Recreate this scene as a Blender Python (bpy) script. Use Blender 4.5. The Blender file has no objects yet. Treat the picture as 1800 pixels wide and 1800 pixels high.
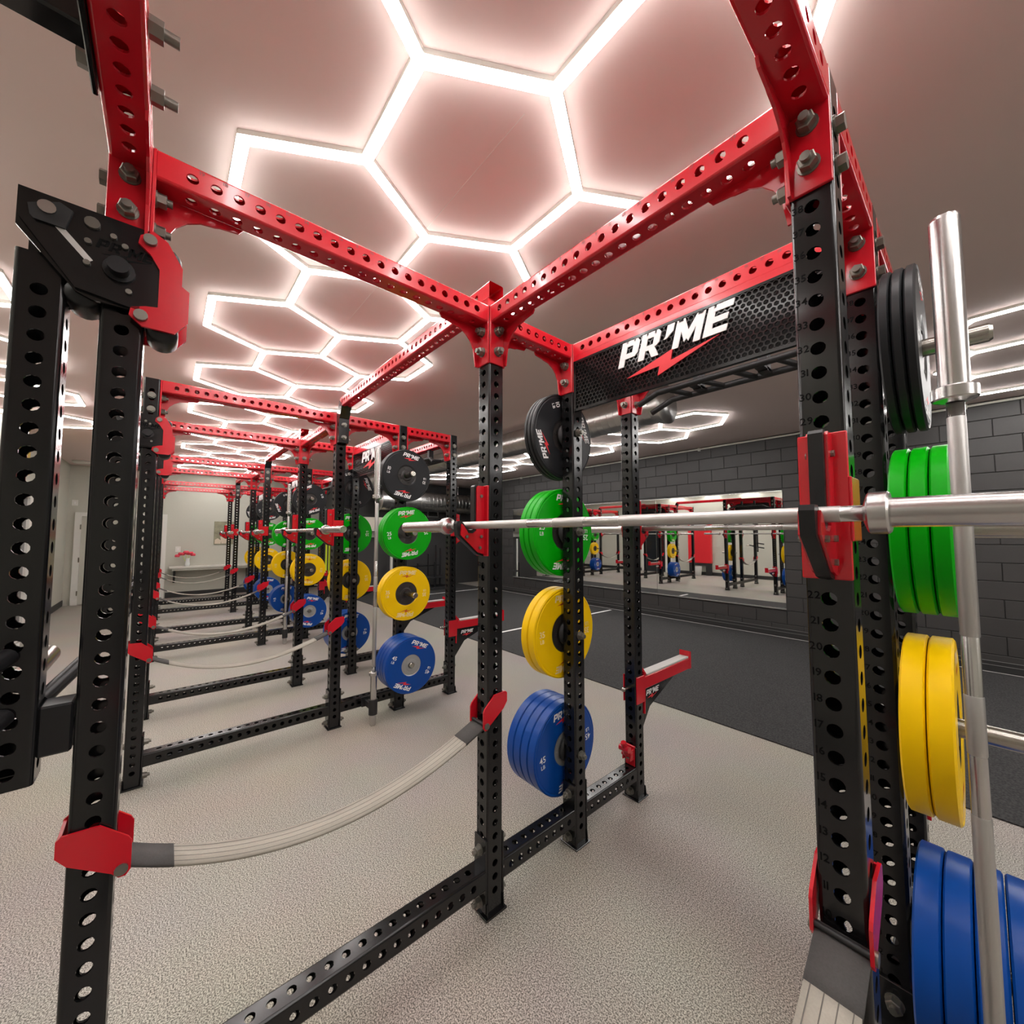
import bpy, math, random
from mathutils import Vector, Matrix
random.seed(7)
PI = math.pi
scene = bpy.context.scene
col = scene.collection

# ------------------------------------------------------------------ camera
CX, CY, CZ = 1.3395, -1.0356, 1.4846
YAW, PITCH, ROLL, FPX = map(float, (49.2053, 3.2821, 0.0382, 704.3))
ya, pi_, ro = (math.radians(v) for v in (YAW, PITCH, ROLL))
fwd = Vector((-math.sin(ya)*math.cos(pi_), math.cos(ya)*math.cos(pi_), math.sin(pi_)))
r0 = Vector((math.cos(ya), math.sin(ya), 0)); u0 = r0.cross(fwd)
rt = r0*math.cos(ro)+u0*math.sin(ro); up = -r0*math.sin(ro)+u0*math.cos(ro)
cd = bpy.data.cameras.new('camera'); cam = bpy.data.objects.new('camera', cd); col.objects.link(cam)
cd.sensor_width = 36; cd.sensor_fit = 'HORIZONTAL'; cd.lens = FPX/1800*36; cd.clip_start = 0.02
cam.matrix_world = Matrix(((rt.x, up.x, -fwd.x, CX), (rt.y, up.y, -fwd.y, CY), (rt.z, up.z, -fwd.z, CZ), (0, 0, 0, 1)))
scene.camera = cam
# ------------------------------------------------------------------ world, exposure
w = bpy.data.worlds.new('world'); scene.world = w; w.use_nodes = True
w.node_tree.nodes['Background'].inputs[0].default_value = (0.02, 0.02, 0.02, 1)
vs = scene.view_settings
vs.view_transform = 'Standard'; vs.look = 'None'; vs.gamma = 1; vs.use_curve_mapping = False
vs.exposure = 0.0
LIGHT = 30.0            # emission of the ceiling light tubes

# ------------------------------------------------------------------ materials
MATS = {}
def mat(name, c, rough=0.5, metal=0.0, coat=0.0, emit=None, es=0.0, spec=0.5, bump=None, var=0.0, vscale=8.0):
    m = bpy.data.materials.new(name); m.use_nodes = True
    nt = m.node_tree; b = nt.nodes['Principled BSDF']
    b.inputs['Base Color'].default_value = (*c, 1); b.inputs['Roughness'].default_value = rough
    b.inputs['Metallic'].default_value = metal; b.inputs['Coat Weight'].default_value = coat
    b.inputs['Coat Roughness'].default_value = 0.08; b.inputs['Specular IOR Level'].default_value = spec
    if emit:
        b.inputs['Emission Color'].default_value = (*emit, 1); b.inputs['Emission Strength'].default_value = es
    if var > 0 or bump:
        tc = nt.nodes.new('ShaderNodeTexCoord'); n = nt.nodes.new('ShaderNodeTexNoise')
        n.inputs['Scale'].default_value = vscale; n.inputs['Detail'].default_value = 4
        nt.links.new(tc.outputs['Object'], n.inputs['Vector'])
        if var > 0:
            mx = nt.nodes.new('ShaderNodeMix'); mx.data_type = 'RGBA'
            mx.inputs[6].default_value = (*[v*(1-var) for v in c], 1); mx.inputs[7].default_value = (*[min(1, v*(1+var)) for v in c], 1)
            nt.links.new(n.outputs['Fac'], mx.inputs[0]); nt.links.new(mx.outputs[2], b.inputs['Base Color'])
        if bump:
            bp = nt.nodes.new('ShaderNodeBump'); bp.inputs['Strength'].default_value = bump[0]; bp.inputs['Distance'].default_value = bump[1]
            nt.links.new(n.outputs['Fac'], bp.inputs['Height']); nt.links.new(bp.outputs['Normal'], b.inputs['Normal'])
    MATS[name] = m
    return m
mat('black_paint', (0.0075, 0.0075, 0.008), 0.17, coat=0.12, spec=0.4, bump=(0.04, 0.001), vscale=60)
mat('black_matte', (0.012, 0.012, 0.013), 0.55)
mat('black_plastic', (0.010, 0.010, 0.011), 0.34, spec=0.35)
mat('red_paint', (0.52, 0.006, 0.016), 0.22, coat=0.3, bump=(0.03, 0.001), vscale=60)
mat('red_dark_print', (0.16, 0.004, 0.006), 0.5)
mat('mark_grey', (0.0025, 0.0025, 0.0025), 0.7, spec=0.1)
mat('bolt_steel', (0.20, 0.19, 0.165), 0.32, metal=0.75)
mat('chrome', (0.56, 0.55, 0.54), 0.27, metal=1.0, var=0.03, vscale=30)
mat('knurl', (0.48, 0.47, 0.455), 0.42, metal=0.9, bump=(0.25, 0.0006), vscale=900)
mat('peg_steel', (0.42, 0.40, 0.36), 0.25, metal=1.0)
mat('rubber_black', (0.013, 0.014, 0.016), 0.42, spec=0.3, bump=(0.05, 0.001), vscale=90)
mat('rubber_green', (0.0, 0.36, 0.002), 0.36, spec=0.22, bump=(0.04, 0.001), vscale=90)
mat('rubber_yellow', (0.88, 0.55, 0.0), 0.38, spec=0.22, bump=(0.04, 0.001), vscale=90)
mat('rubber_blue', (0.002, 0.055, 0.29), 0.30, spec=0.3, bump=(0.04, 0.001), vscale=90)
mat('hub_black', (0.022, 0.019, 0.018), 0.4)
mat('hub_grey', (0.42, 0.43, 0.43), 0.35, metal=0.6)
mat('print_white', (0.80, 0.80, 0.80), 0.5)
mat('print_red', (0.70, 0.02, 0.03), 0.45)
mat('print_cream', (0.86, 0.66, 0.35), 0.5)
mat('print_yellow', (0.86, 0.66, 0.10), 0.5)
mat('print_orange', (0.55, 0.10, 0.01), 0.5)
mat('strap_web', (0.33, 0.305, 0.26), 0.85, bump=(0.4, 0.001), vscale=260, var=0.12)
mat('strap_dark', (0.060, 0.057, 0.055), 0.9, bump=(0.4, 0.001), vscale=260, var=0.2)
mat('strap_stitch', (0.12, 0.11, 0.10), 0.9)
mat('uhmw_dim', (0.16, 0.16, 0.155), 0.5)
mat('uhmw_grey', (0.50, 0.49, 0.47), 0.5)
mat('duct_metal', (0.55, 0.55, 0.54), 0.30, metal=1.0, var=0.08, vscale=5)
mat('light_tube', (1, 1, 1), 0.4, emit=(1.0, 0.965, 0.94), es=LIGHT)
mat('ceiling_paint', (0.72, 0.60, 0.565), 0.8, bump=(0.04, 0.002), vscale=40)
mat('wall_grey', (0.515, 0.510, 0.44), 0.7, bump=(0.04, 0.002), vscale=40, var=0.04)
mat('wall_dark', (0.036, 0.035, 0.035), 0.6, bump=(0.06, 0.002), vscale=40)
mat('block_dark', (0.034, 0.032, 0.031), 0.5, bump=(0.25, 0.002), vscale=60, var=0.10)
mat('mortar_dark', (0.028, 0.027, 0.026), 0.7)
mat('base_dark', (0.02, 0.02, 0.02), 0.5)
mat('trim_white', (0.72, 0.71, 0.66), 0.5)
mat('mirror_glass', (0.86, 0.88, 0.87), 0.012, metal=1.0)
mat('mirror_edge', (0.60, 0.62, 0.60), 0.2, metal=0.8)
mat('line_white', (0.80, 0.80, 0.78), 0.6)
mat('shelf_top', (0.62, 0.60, 0.54), 0.5, var=0.05)
mat('pink_silk', (0.75, 0.06, 0.10), 0.6)
mat('clear_vase', (0.75, 0.77, 0.76), 0.15, spec=0.6)
mat('dark_glass', (0.02, 0.022, 0.025), 0.08)
mat('poster_mix', (0.25, 0.24, 0.16), 0.6, var=0.75, vscale=9)
mat('poster_pale', (0.62, 0.52, 0.40), 0.6)
mat('cream_plastic', (0.62, 0.58, 0.48), 0.5)
mat('neon_yellow', (0.62, 0.75, 0.02), 0.5)
mat('sign_yellow', (0.85, 0.60, 0.10), 0.5)
mat('fridge_red', (0.72, 0.025, 0.035), 0.35)
mat('door_brown', (0.30, 0.27, 0.24), 0.5)

def floor_mat():
    m = bpy.data.materials.new('rubber_floor'); m.use_nodes = True; nt = m.node_tree; b = nt.nodes['Principled BSDF']
    tc = nt.nodes.new('ShaderNodeTexCoord')
    n1 = nt.nodes.new('ShaderNodeTexNoise'); n1.inputs['Scale'].default_value = 215; n1.inputs['Detail'].default_value = 3.0; n1.inputs['Roughness'].default_value = 0.6
    rp = nt.nodes.new('ShaderNodeValToRGB'); e = rp.color_ramp.elements
    e[0].position = 0.40; e[0].color = (0.10, 0.087, 0.072, 1); e[1].position = 0.60; e[1].color = (0.60, 0.55, 0.485, 1)
    mid = rp.color_ramp.elements.new(0.5); mid.color = (0.33, 0.30, 0.265, 1)
    n2 = nt.nodes.new('ShaderNodeTexNoise'); n2.inputs['Scale'].default_value = 1.3; n2.inputs['Detail'].default_value = 3
    mx = nt.nodes.new('ShaderNodeMix'); mx.data_type = 'RGBA'; mx.blend_type = 'MULTIPLY'; mx.inputs[0].default_value = 0.25
    for n in (n1, n2): nt.links.new(tc.outputs['Object'], n.inputs['Vector'])
    nt.links.new(n1.outputs['Fac'], rp.inputs['Fac']); nt.links.new(rp.outputs['Color'], mx.inputs[6]); nt.links.new(n2.outputs['Color'], mx.inputs[7])
    nt.links.new(mx.outputs[2], b.inputs['Base Color']); b.inputs['Roughness'].default_value = 0.62
    bp = nt.nodes.new('ShaderNodeBump'); bp.inputs['Strength'].default_value = 0.08; bp.inputs['Distance'].default_value = 0.001
    nt.links.new(n1.outputs['Fac'], bp.inputs['Height']); nt.links.new(bp.outputs['Normal'], b.inputs['Normal'])
    MATS['rubber_floor'] = m
def turf_mat():
    m = bpy.data.materials.new('black_turf'); m.use_nodes = True; nt = m.node_tree; b = nt.nodes['Principled BSDF']
    tc = nt.nodes.new('ShaderNodeTexCoord'); n1 = nt.nodes.new('ShaderNodeTexNoise'); n1.inputs['Scale'].default_value = 95; n1.inputs['Detail'].default_value = 4
    rp = nt.nodes.new('ShaderNodeValToRGB'); e = rp.color_ramp.elements
    e[0].position = 0.38; e[0].color = (0.006, 0.006, 0.0065, 1); e[1].position = 0.66; e[1].color = (0.042, 0.041, 0.040, 1)
    nt.links.new(tc.outputs['Object'], n1.inputs['Vector']); nt.links.new(n1.outputs['Fac'], rp.inputs['Fac']); nt.links.new(rp.outputs['Color'], b.inputs['Base Color'])
    b.inputs['Roughness'].default_value = 0.85
    bp = nt.nodes.new('ShaderNodeBump'); bp.inputs['Strength'].default_value = 0.8; bp.inputs['Distance'].default_value = 0.004
    nt.links.new(n1.outputs['Fac'], bp.inputs['Height']); nt.links.new(bp.outputs['Normal'], b.inputs['Normal'])
    MATS['black_turf'] = m
floor_mat(); turf_mat()

# ------------------------------------------------------------------ mesh helpers
class MB:
    def __init__(s): s.v = []; s.f = []; s.sm = []
    def add(s, vs, fs, smooth=False, M=None):
        o = len(s.v)
        s.v += [tuple(M @ Vector(v)) if M else tuple(v) for v in vs]
        s.f += [tuple(i+o for i in f) for f in fs]; s.sm += [smooth]*len(fs)
        return s
    def box(s, x0, x1, y0, y1, z0, z1, M=None):
        vs = [(x, y, z) for x in (x0, x1) for y in (y0, y1) for z in (z0, z1)]
        return s.add(vs, [(0, 1, 3, 2), (4, 6, 7, 5), (0, 4, 5, 1), (2, 3, 7, 6), (0, 2, 6, 4), (1, 5, 7, 3)], M=M)
    def cbox(s, x0, x1, y0, y1, z0, z1, c=0.004, M=None):     # box with chamfered edges
        cx, cy, cz = (x0+x1)/2, (y0+y1)/2, (z0+z1)/2; hx, hy, hz = (x1-x0)/2, (y1-y0)/2, (z1-z0)/2
        P = {}; vs = []
        for sx in (-1, 1):
            for sy in (-1, 1):
                for sz in (-1, 1):
                    for a in range(3):
                        d = [hx-c, hy-c, hz-c]; d[a] += c
                        P[(sx, sy, sz, a)] = len(vs); vs.append((cx+sx*d[0], cy+sy*d[1], cz+sz*d[2]))
        fs = []
        for a in range(3):
            b1, b2 = [i for i in range(3) if i != a]
            for sg in (-1, 1):
                q = []
                for p, r in ((-1, -1), (1, -1), (1, 1), (-1, 1)):
                    k = [0, 0, 0]; k[a] = sg; k[b1] = p; k[b2] = r; q.append(P[(*k, a)])
                fs.append(tuple(q))
                for o in (b1, b2):
                    if o > a:
                        t = 3-a-o
                        for s2 in (-1, 1):
                            k0 = [0, 0, 0]; k0[a] = sg; k0[o] = s2; k0[t] = -1; k1 = list(k0); k1[t] = 1
                            fs.append((P[(*k0, a)], P[(*k1, a)], P[(*k1, o)], P[(*k0, o)]))
        for sx in (-1, 1):
            for sy in (-1, 1):
                for sz in (-1, 1): fs.append(tuple(P[(sx, sy, sz, a)] for a in range(3)))
        return s.add(vs, fs, M=M)
    def prism(s, pts, axis, a, b, M=None):      # polygon pts in the other two axes, extruded along axis
        def mk(p, t):
            if axis == 'x': return (t, p[0], p[1])
            if axis == 'y': return (p[0], t, p[1])
            return (p[0], p[1], t)
        n = len(pts)
        vs = [mk(p, a) for p in pts]+[mk(p, b) for p in pts]
        fs = [tuple(range(n)), tuple(range(2*n-1, n-1, -1))]+[(i, (i+1) % n, n+(i+1) % n, n+i) for i in range(n)]
        return s.add(vs, fs, M=M)
    def cyl(s, p0, p1, r0, r1=None, n=16, caps=True, M=None):
        r1 = r0 if r1 is None else r1
        p0, p1 = Vector(p0), Vector(p1); d = (p1-p0).normalized()
        a = d.orthogonal().normalized(); b = d.cross(a)
        vs = []
        for p, r in ((p0, r0), (p1, r1)):
            vs += [tuple(p+(a*math.cos(2*PI*i/n)+b*math.sin(2*PI*i/n))*r) for i in range(n)]
        s.add(vs, [(i, (i+1) % n, n+(i+1) % n, n+i) for i in range(n)], n > 8, M)
        if caps: s.add(vs, [tuple(range(n-1, -1, -1)), tuple(range(n, 2*n))], False, M)
        return s
    def lathe(s, prof, axis='x', n=32, M=None, smooth=True):   # prof: list of (t along axis, radius)
        vs = []
        for t, r in prof:
            for i in range(n):
                c, d = r*math.cos(2*PI*i/n), r*math.sin(2*PI*i/n)
                vs.append((t, c, d) if axis == 'x' else (c, t, d) if axis == 'y' else (c, d, t))
        fs = [(k*n+i, k*n+(i+1) % n, (k+1)*n+(i+1) % n, (k+1)*n+i) for k in range(len(prof)-1) for i in range(n)]
        return s.add(vs, fs, smooth, M)
    def rings(s, prof, axis='x', n=32, M=None):       # lathe with crisp profile edges, round around the axis
        for a, b in zip(prof[:-1], prof[1:]): s.lathe([a, b], axis, n, M, True)
        return s
    def path(s, pts, r, n=10, M=None):
        for a, b in zip(pts[:-1], pts[1:]): s.cyl(a, b, r, n=n, M=M)
        return s
    def mesh(s, name, m):
        me = bpy.data.meshes.new(name); me.from_pydata(s.v, [], s.f)
        me.polygons.foreach_set('use_smooth', s.sm)
        me.materials.append(MATS[m]); me.update()
        return me
def obj(name, me, parent=None, loc=(0, 0, 0), rot=None, label=None):
    o = bpy.data.objects.new(name, me); col.objects.link(o)
    o.parent = parent; o.location = loc
    if rot is not None: o.rotation_euler = rot
    if label: o['label'] = label
    return o
def tag(o, label, cat, group=None, kind=None):
    if label: o['label'] = label
    if cat: o['category'] = cat
    if group: o['group'] = group
    if kind: o['kind'] = kind
    return o
def thing(name, loc=(0, 0, 0), rz=0.0):
    o = bpy.data.objects.new(name, None); col.objects.link(o); o.empty_display_size = 0.1
    o.location = loc; o.rotation_euler = (0, 0, rz); return o
def copy_tree(o, parent=None):
    c = o.copy(); col.objects.link(c); c.parent = parent
    for ch in list(o.children): copy_tree(ch, c)
    return c
def struct(o): o['kind'] = 'structure'; return o

# ---- glyphs
GL = {}
def glyph(ch):
    if ch in GL: return GL[ch]
    cu = bpy.data.curves.new('g', 'FONT'); cu.body = ch; cu.size = 1.0; cu.offset = 0.012; cu.resolution_u = 2
    ob = bpy.data.objects.new('g', cu); col.objects.link(ob)
    dg = bpy.context.evaluated_depsgraph_get(); me = bpy.data.meshes.new_from_object(ob.evaluated_get(dg))
    v = [tuple(p.co) for p in me.vertices]; f = [tuple(p.vertices) for p in me.polygons]
    wd = (max(p[0] for p in v)-min(p[0] for p in v)) if v else 0.3; x0 = min(p[0] for p in v) if v else 0
    bpy.data.objects.remove(ob); bpy.data.curves.remove(cu); bpy.data.meshes.remove(me)
    GL[ch] = ([(p[0]-x0, p[1], 0) for p in v], f, wd); return GL[ch]
def text(mb, s, M, size, gap=0.1):       # centred text in the local xy plane of M
    tot = sum((glyph(c)[2] if c != ' ' else 0.3) for c in s)+gap*(len(s)-1); x = -tot/2
    for c in s:
        if c == ' ': x += 0.3+gap; continue
        v, f, wd = glyph(c)
        mb.add([((p[0]+x)*size, (p[1]-0.35)*size, 0) for p in v], f, M=M); x += wd+gap
LOGO = {'P': [[(0, 0), (.27, 0), (.27, 1), (0, 1)], [(.2, .78), (.62, .78), (.62, 1), (.2, 1)], [(.2, .3), (.62, .3), (.62, .5), (.2, .5)], [(.55, .3), (.7, .3), (.82, .42), (.82, .88), (.7, 1), (.55, 1)]],
        'R': [[(0, 0), (.27, 0), (.27, 1), (0, 1)], [(.2, .78), (.62, .78), (.62, 1), (.2, 1)], [(.2, .32), (.62, .32), (.62, .5), (.2, .5)], [(.55, .4), (.7, .4), (.82, .5), (.82, .88), (.7, 1), (.55, 1)], [(.36, .4), (.64, .4), (.9, 0), (.6, 0)]],
        "'": [[(.0, .5), (.12, .5), (.34, .72), (.34, 1), (.06, 1), (.06, .6)]],
        'M': [[(0, 0), (.25, 0), (.25, 1), (0, 1)], [(.8, 0), (1.05, 0), (1.05, 1), (.8, 1)], [(.05, 1), (.3, 1), (.6, .35), (.45, .12)], [(1.0, 1), (.75, 1), (.45, .35), (.6, .12)]],
        'E': [[(0, 0), (.27, 0), (.27, 1), (0, 1)], [(.2, .78), (.85, .78), (.85, 1), (.2, 1)], [(.2, .4), (.75, .4), (.75, .6), (.2, .6)], [(.2, 0), (.8, 0), (.8, .22), (.2, .22)]]}
LOGOW = {'P': .82, 'R': .9, "'": .34, 'M': 1.05, 'E': .85}
BOLT = [(.4, -.5), (2.4, .07), (2.32, -.34), (4.1, -.02), (1.78, -.78), (1.86, -.42)]
def logo(mbw, mbr, M, h, ty=0.0):        # word mark with the lightning flash below, centred in the local xy plane of M
    sh = .26; x = -2.2
    for c in "PR'ME":
        for poly in LOGO[c]:
            mbw.add([((x+p[0]+sh*p[1])*h, (p[1]+ty)*h, 0) for p in poly], [tuple(range(len(poly)))], M=M)
        x += LOGOW[c]+.1
    mbr.add([((p[0]-2.2)*h, (p[1]+ty-.04)*h, 0) for p in BOLT], [(0, 1, 5), (1, 2, 5), (2, 3, 4), (2, 4, 5)], M=M)

# ------------------------------------------------------------------ perforated steel tube
S = 0.0762; HS = S/2; H = 0.0508
def tube(axis, a0, a1, holes, m, name='tube', s=S, r=0.0075, hr=0.0134, n=12, faces=(0, 1, 2, 3)):
    mb = MB(); h = s/2; wu = h-r
    def mk(face, u, t, d):      # face: 0 +p, 1 +q, 2 -p, 3 -q ; d = distance from the axis
        c, q = ((d, u), (-u, d), (-d, -u), (u, -d))[face]
        if axis == 'z': return (c, q, t)
        if axis == 'x': return (t, c, q)
        return (q, t, c)
    holes = sorted(holes)
    b = [a0]
    if holes:
        b = [max(a0, holes[0]-H/2)]
        for p, q in zip(holes[:-1], holes[1:]): b.append((p+q)/2)
        b.append(min(a1, holes[-1]+H/2))
    for fc in range(4):
        hs = holes if fc in faces else []
        if not hs:
            mb.add([mk(fc, -wu, a0, h), mk(fc, wu, a0, h), mk(fc, wu, a1, h), mk(fc, -wu, a1, h)], [(0, 1, 2, 3)])
        else:
            for x0, x1 in ((a0, b[0]), (b[-1], a1)):
                if x1-x0 > 1e-5: mb.add([mk(fc, -wu, x0, h), mk(fc, wu, x0, h), mk(fc, wu, x1, h), mk(fc, -wu, x1, h)], [(0, 1, 2, 3)])
            for k, c in enumerate(hs):
                lo, hi = b[k], b[k+1]; vs = []
                for i in range(n):
                    a = 2*PI*(i+.5)/n; ca, sa = math.cos(a), math.sin(a)
                    tt = min(wu/abs(ca) if abs(ca) > 1e-6 else 9, ((hi-c) if sa > 0 else (c-lo))/abs(sa) if abs(sa) > 1e-6 else 9)
                    vs.append(mk(fc, ca*tt, c+sa*tt, h))
                for i in range(n):
                    a = 2*PI*(i+.5)/n; vs.append(mk(fc, math.cos(a)*hr, c+math.sin(a)*hr, h))
                for i in range(n):
                    a = 2*PI*(i+.5)/n; vs.append(mk(fc, math.cos(a)*hr, c+math.sin(a)*hr, h-.0055))
                fs = [(i, (i+1) % n, n+(i+1) % n, n+i) for i in range(n)]+[(n+i, n+(i+1) % n, 2*n+(i+1) % n, 2*n+i) for i in range(n)]
                cs = [mk(fc, -wu, lo, h), mk(fc, wu, lo, h), mk(fc, wu, hi, h), mk(fc, -wu, hi, h)]
                o = len(vs); vs += cs
                # corner fans
                def near(sgn_u, sgn_t):
                    best = []
                    for i in range(n):
                        j = (i+1) % n; A = 2*PI*(i+.5)/n; B = 2*PI*(j+.5)/n
                        mid = A+PI/n
                        ang = math.atan2(sgn_t*((hi-c) if sgn_t > 0 else (c-lo)), sgn_u*wu) % (2*PI)
                        if (ang-A) % (2*PI) < 2*PI/n: return i, j
                    return None
                for ci, (su, st) in enumerate(((-1, -1), (1, -1), (1, 1), (-1, 1))):
                    r_ = near(su, st)
                    if r_: fs.append((r_[0], o+ci, r_[1]))
                mb.add(vs, fs)
        # rounded corner strip between face fc and the next
        q = 3; vs = []
        for i in range(q+1):
            a = PI/2*i/q; uu = wu+r*math.sin(a); dd = wu+r*math.cos(a)
            for t in (a0, a1): vs.append(mk(fc, uu, t, dd))
        mb.add(vs, [(2*i, 2*i+2, 2*i+3, 2*i+1) for i in range(q)], True)
    return mb
def caps(mb, axis, ts, s=S):
    h = s/2-.003
    for t in ts:
        if axis == 'z': mb.add([(-h, -h, t), (h, -h, t), (h, h, t), (-h, h, t)], [(0, 1, 2, 3)])
        elif axis == 'x': mb.add([(t, -h, -h), (t, h, -h), (t, h, h), (t, -h, h)], [(0, 1, 2, 3)])
        else: mb.add([(-h, t, -h), (h, t, -h), (h, t, h), (-h, t, h)], [(0, 1, 2, 3)])
    return mb

# ------------------------------------------------------------------ room shell
WX0, WX1, WYL, WYR, CEIL = -11.15, 8.0, -2.62, 5.8, 2.97
ALC = -7.1; PARTX = -9.2; TURF = 2.32
def sbox(name, m, *b):
    o = obj(name, MB().box(*b).mesh(name, m)); return struct(o)
floor = sbox('floor', 'rubber_floor', WX0-.3, WX1+.3, WYL-.3, 9.3, -.1, 0)
tag(floor, 'pale grey speckled rubber gym floor', None)
ceiling = sbox('ceiling', 'ceiling_paint', WX0-.3, WX1+.3, WYL-.3, 9.3, CEIL, CEIL+.1)
obj('drywall_seam', MB().box(-9.0, .36, -.1335, -.1310, CEIL-.0008, CEIL+.001).mesh('drywall_seam', 'trim_white'), ceiling)
turf = sbox('floor_turf', 'black_turf', PARTX, WX1, TURF, WYR, 0, .008)
wl = sbox('wall_left', 'wall_grey', WX0-.2, WX1+.2, WYL-.2, WYL, 0, CEIL)
wb = sbox('wall_back', 'wall_grey', WX0-.2, WX0, WYL, TURF+.12, 0, CEIL)
wn = sbox('wall_near', 'wall_grey', WX1, WX1+.2, WYL, WYR, 0, CEIL)
wp = sbox('wall_partition', 'wall_dark', PARTX-.2, PARTX, TURF, 9.2, 0, CEIL)
ws = sbox('wall_side', 'wall_dark', WX0, PARTX-.2, TURF, TURF+.12, 0, CEIL)
wa = sbox('wall_alcove', 'wall_dark', PARTX, ALC, 9.0, 9.2, 0, CEIL)
wr = sbox('wall_right', 'mortar_dark', ALC, WX1, WYR+.008, WYR+.25, 0, CEIL)
we = sbox('wall_end', 'wall_dark', ALC, ALC+.25, WYR+.25, 9.2, 0, CEIL)
# concrete blocks of the right wall (courses 0.2 m, running bond)
BH, BL = .1975, .40
blk = MB().cbox(0, BL-.006, 0, .012, 0, BH-.006, .003).mesh('concrete_block', 'block_dark')
half = MB().cbox(0, BL/2-.006, 0, .012, 0, BH-.006, .003).mesh('concrete_block_half', 'block_dark')
MX0, MX1, MZ0, MZ1 = -6.52, -.50, .43, 2.13
nb = 0
rest = MB()
for r_ in range(15):
    z = r_*BH+.003; x = ALC+.003; first = True
    while x < WX1-.01:
        L_ = BL/2 if (first and r_ % 2) else BL
        if x+L_ > WX1+.02: L_ = BL/2
        hid = x > MX0+.02 and x+L_ < MX1-.02 and z > MZ0+.02 and z+BH < MZ1-.02
        if not hid:
            if x < 2.6 and nb < 300: obj('concrete_block', blk if L_ == BL else half, wr, (x, WYR-.004, z)); nb += 1
            else: rest.box(x, x+L_-.006, WYR-.004, WYR+.008, z, z+BH-.006)
        x += L_; first = False
o = obj('block_remainder', rest.mesh('block_remainder', 'block_dark'), wr); o['kind'] = 'stuff'
# base boards, conduit along the ceiling, turf lines
bb = struct(obj('baseboard_right', MB().box(ALC, WX1, WYR-.022, WYR-.004, .008, .13).mesh('baseboard_right', 'base_dark')))
for z, m_ in ((.128, 'uhmw_dim'), (.085, 'uhmw_dim'), (.010, 'uhmw_grey')): obj('edge_strip', MB().box(ALC, WX1, WYR-.026, WYR-.0215, z, z+.005).mesh('edge_strip', m_), bb)
bb2 = struct(obj('baseboard_back', MB().box(WX0, WX0+.014, WYL+1.62, TURF, 0, .13).mesh('bb', 'base_dark')))
bb3 = struct(obj('baseboard_left', MB().box(WX0, WX1, WYL, WYL+.014, 0, .12).mesh('bb', 'base_dark')))
tr = struct(obj('trim_1', MB().cyl((ALC, WYR-.03, CEIL-.03), (WX1, WYR-.03, CEIL-.03), .014, n=8).mesh('conduit', 'trim_white')))
for i in range(7): obj('conduit_clip', MB().box(-6.2+i*1.5, -6.17+i*1.5, WYR-.05, WYR-.004, CEIL-.06, CEIL-.01).mesh('clip', 'trim_white'), tr)
for i, x in enumerate((-7.65, -3.45, .75)):
    o = obj('turf_line', MB().box(x-.025, x+.025, TURF+.35, WYR-.12, .008, .010).mesh('turf_line', 'line_white'))
    tag(o, ('white stripe across the black turf beside the far dark wall', 'white stripe across the black turf below the middle of the mirror', 'white stripe across the black turf behind the nearest rack')[i], 'floor line', 'white stripes on the turf')
# mirror on the right wall
mr = thing('wall_mirror', ((MX0+MX1)/2, WYR, MZ0)); tag(mr, 'long low frameless mirror on the dark block wall', 'mirror')
hw = (MX1-MX0)/2
for i in range(3):
    a = -hw+i*2*hw/3; obj('pane', MB().cbox(a+.002, a+2*hw/3-.002, -.014, -.006, 0, MZ1-MZ0, .001).mesh('pane', 'mirror_glass'), mr)
obj('bottom_channel', MB().box(-hw, hw, -.024, -.006, -.022, -.002).mesh('ch', 'mirror_edge'), mr)
obj('top_channel', MB().box(-hw, hw, -.024, -.006, MZ1-MZ0+.001, MZ1-MZ0+.012).mesh('ch', 'mirror_edge'), mr)

# ------------------------------------------------------------------ hexagon ceiling lights
E_ = 0.435; LZ = CEIL-.022
def tube_light():      # white housing above, glowing diffuser below
    a = E_/2+.010
    d = MB().prism([(-.021, .000), (-.021, -.0022), (-.017, -.0065), (.017, -.0065), (.021, -.0022), (.021, .000)], 'x', -a, a).mesh('light_tube', 'light_tube')
    h = MB().box(-a, a, -.0205, .0205, .0005, .0215).mesh('housing', 'trim_white')
    return d, h
tubes = tube_light()
def hexgroup(cs, label):
    cx = sum(c[0] for c in cs)/len(cs); cy = sum(c[1] for c in cs)/len(cs)
    t = thing('hexagon_ceiling_light', (cx, cy, LZ)); tag(t, label, 'ceiling light', 'hexagon grid lights')
    seen = set(); vseen = set()
    for c in cs:
        P = [(c[0]+E_*math.cos(k*PI/3), c[1]+E_*math.sin(k*PI/3)) for k in range(6)]
        for k in range(6):
            a, b = P[k], P[(k+1) % 6]; mid = ((a[0]+b[0])/2, (a[1]+b[1])/2); key = (round(mid[0], 2), round(mid[1], 2))
            if key in seen or any((key[0]-q[0])**2+(key[1]-q[1])**2 < .01 for q in seen): continue
            seen.add(key)
            lt = obj('light_tube', tubes[0], t, (mid[0]-cx, mid[1]-cy, 0), (0, 0, math.atan2(b[1]-a[1], b[0]-a[0]))); obj('housing', tubes[1], lt)
    return t
DX = 1.5*E_; DY = math.sqrt(3)*E_/2
g1 = []
for k in range(-6, 9):
    g1.append((.06-2*DX*k, -.12)); g1 += [(.06+DX-2*DX*k, -.12-DY), (.06+DX-2*DX*k, -.12+DY)]
hexgroup([c for c in g1 if -10.4 < c[0] < 7.3], 'long white hexagon grid light on the ceiling above the racks')
g2 = []
for k in range(0, 6):
    g2.append((-1.03-2*DX*k, 4.09)); g2 += [(-1.03-DX-2*DX*k, 4.09+DY), (-1.03-DX-2*DX*k, 4.09-DY)]
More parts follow.
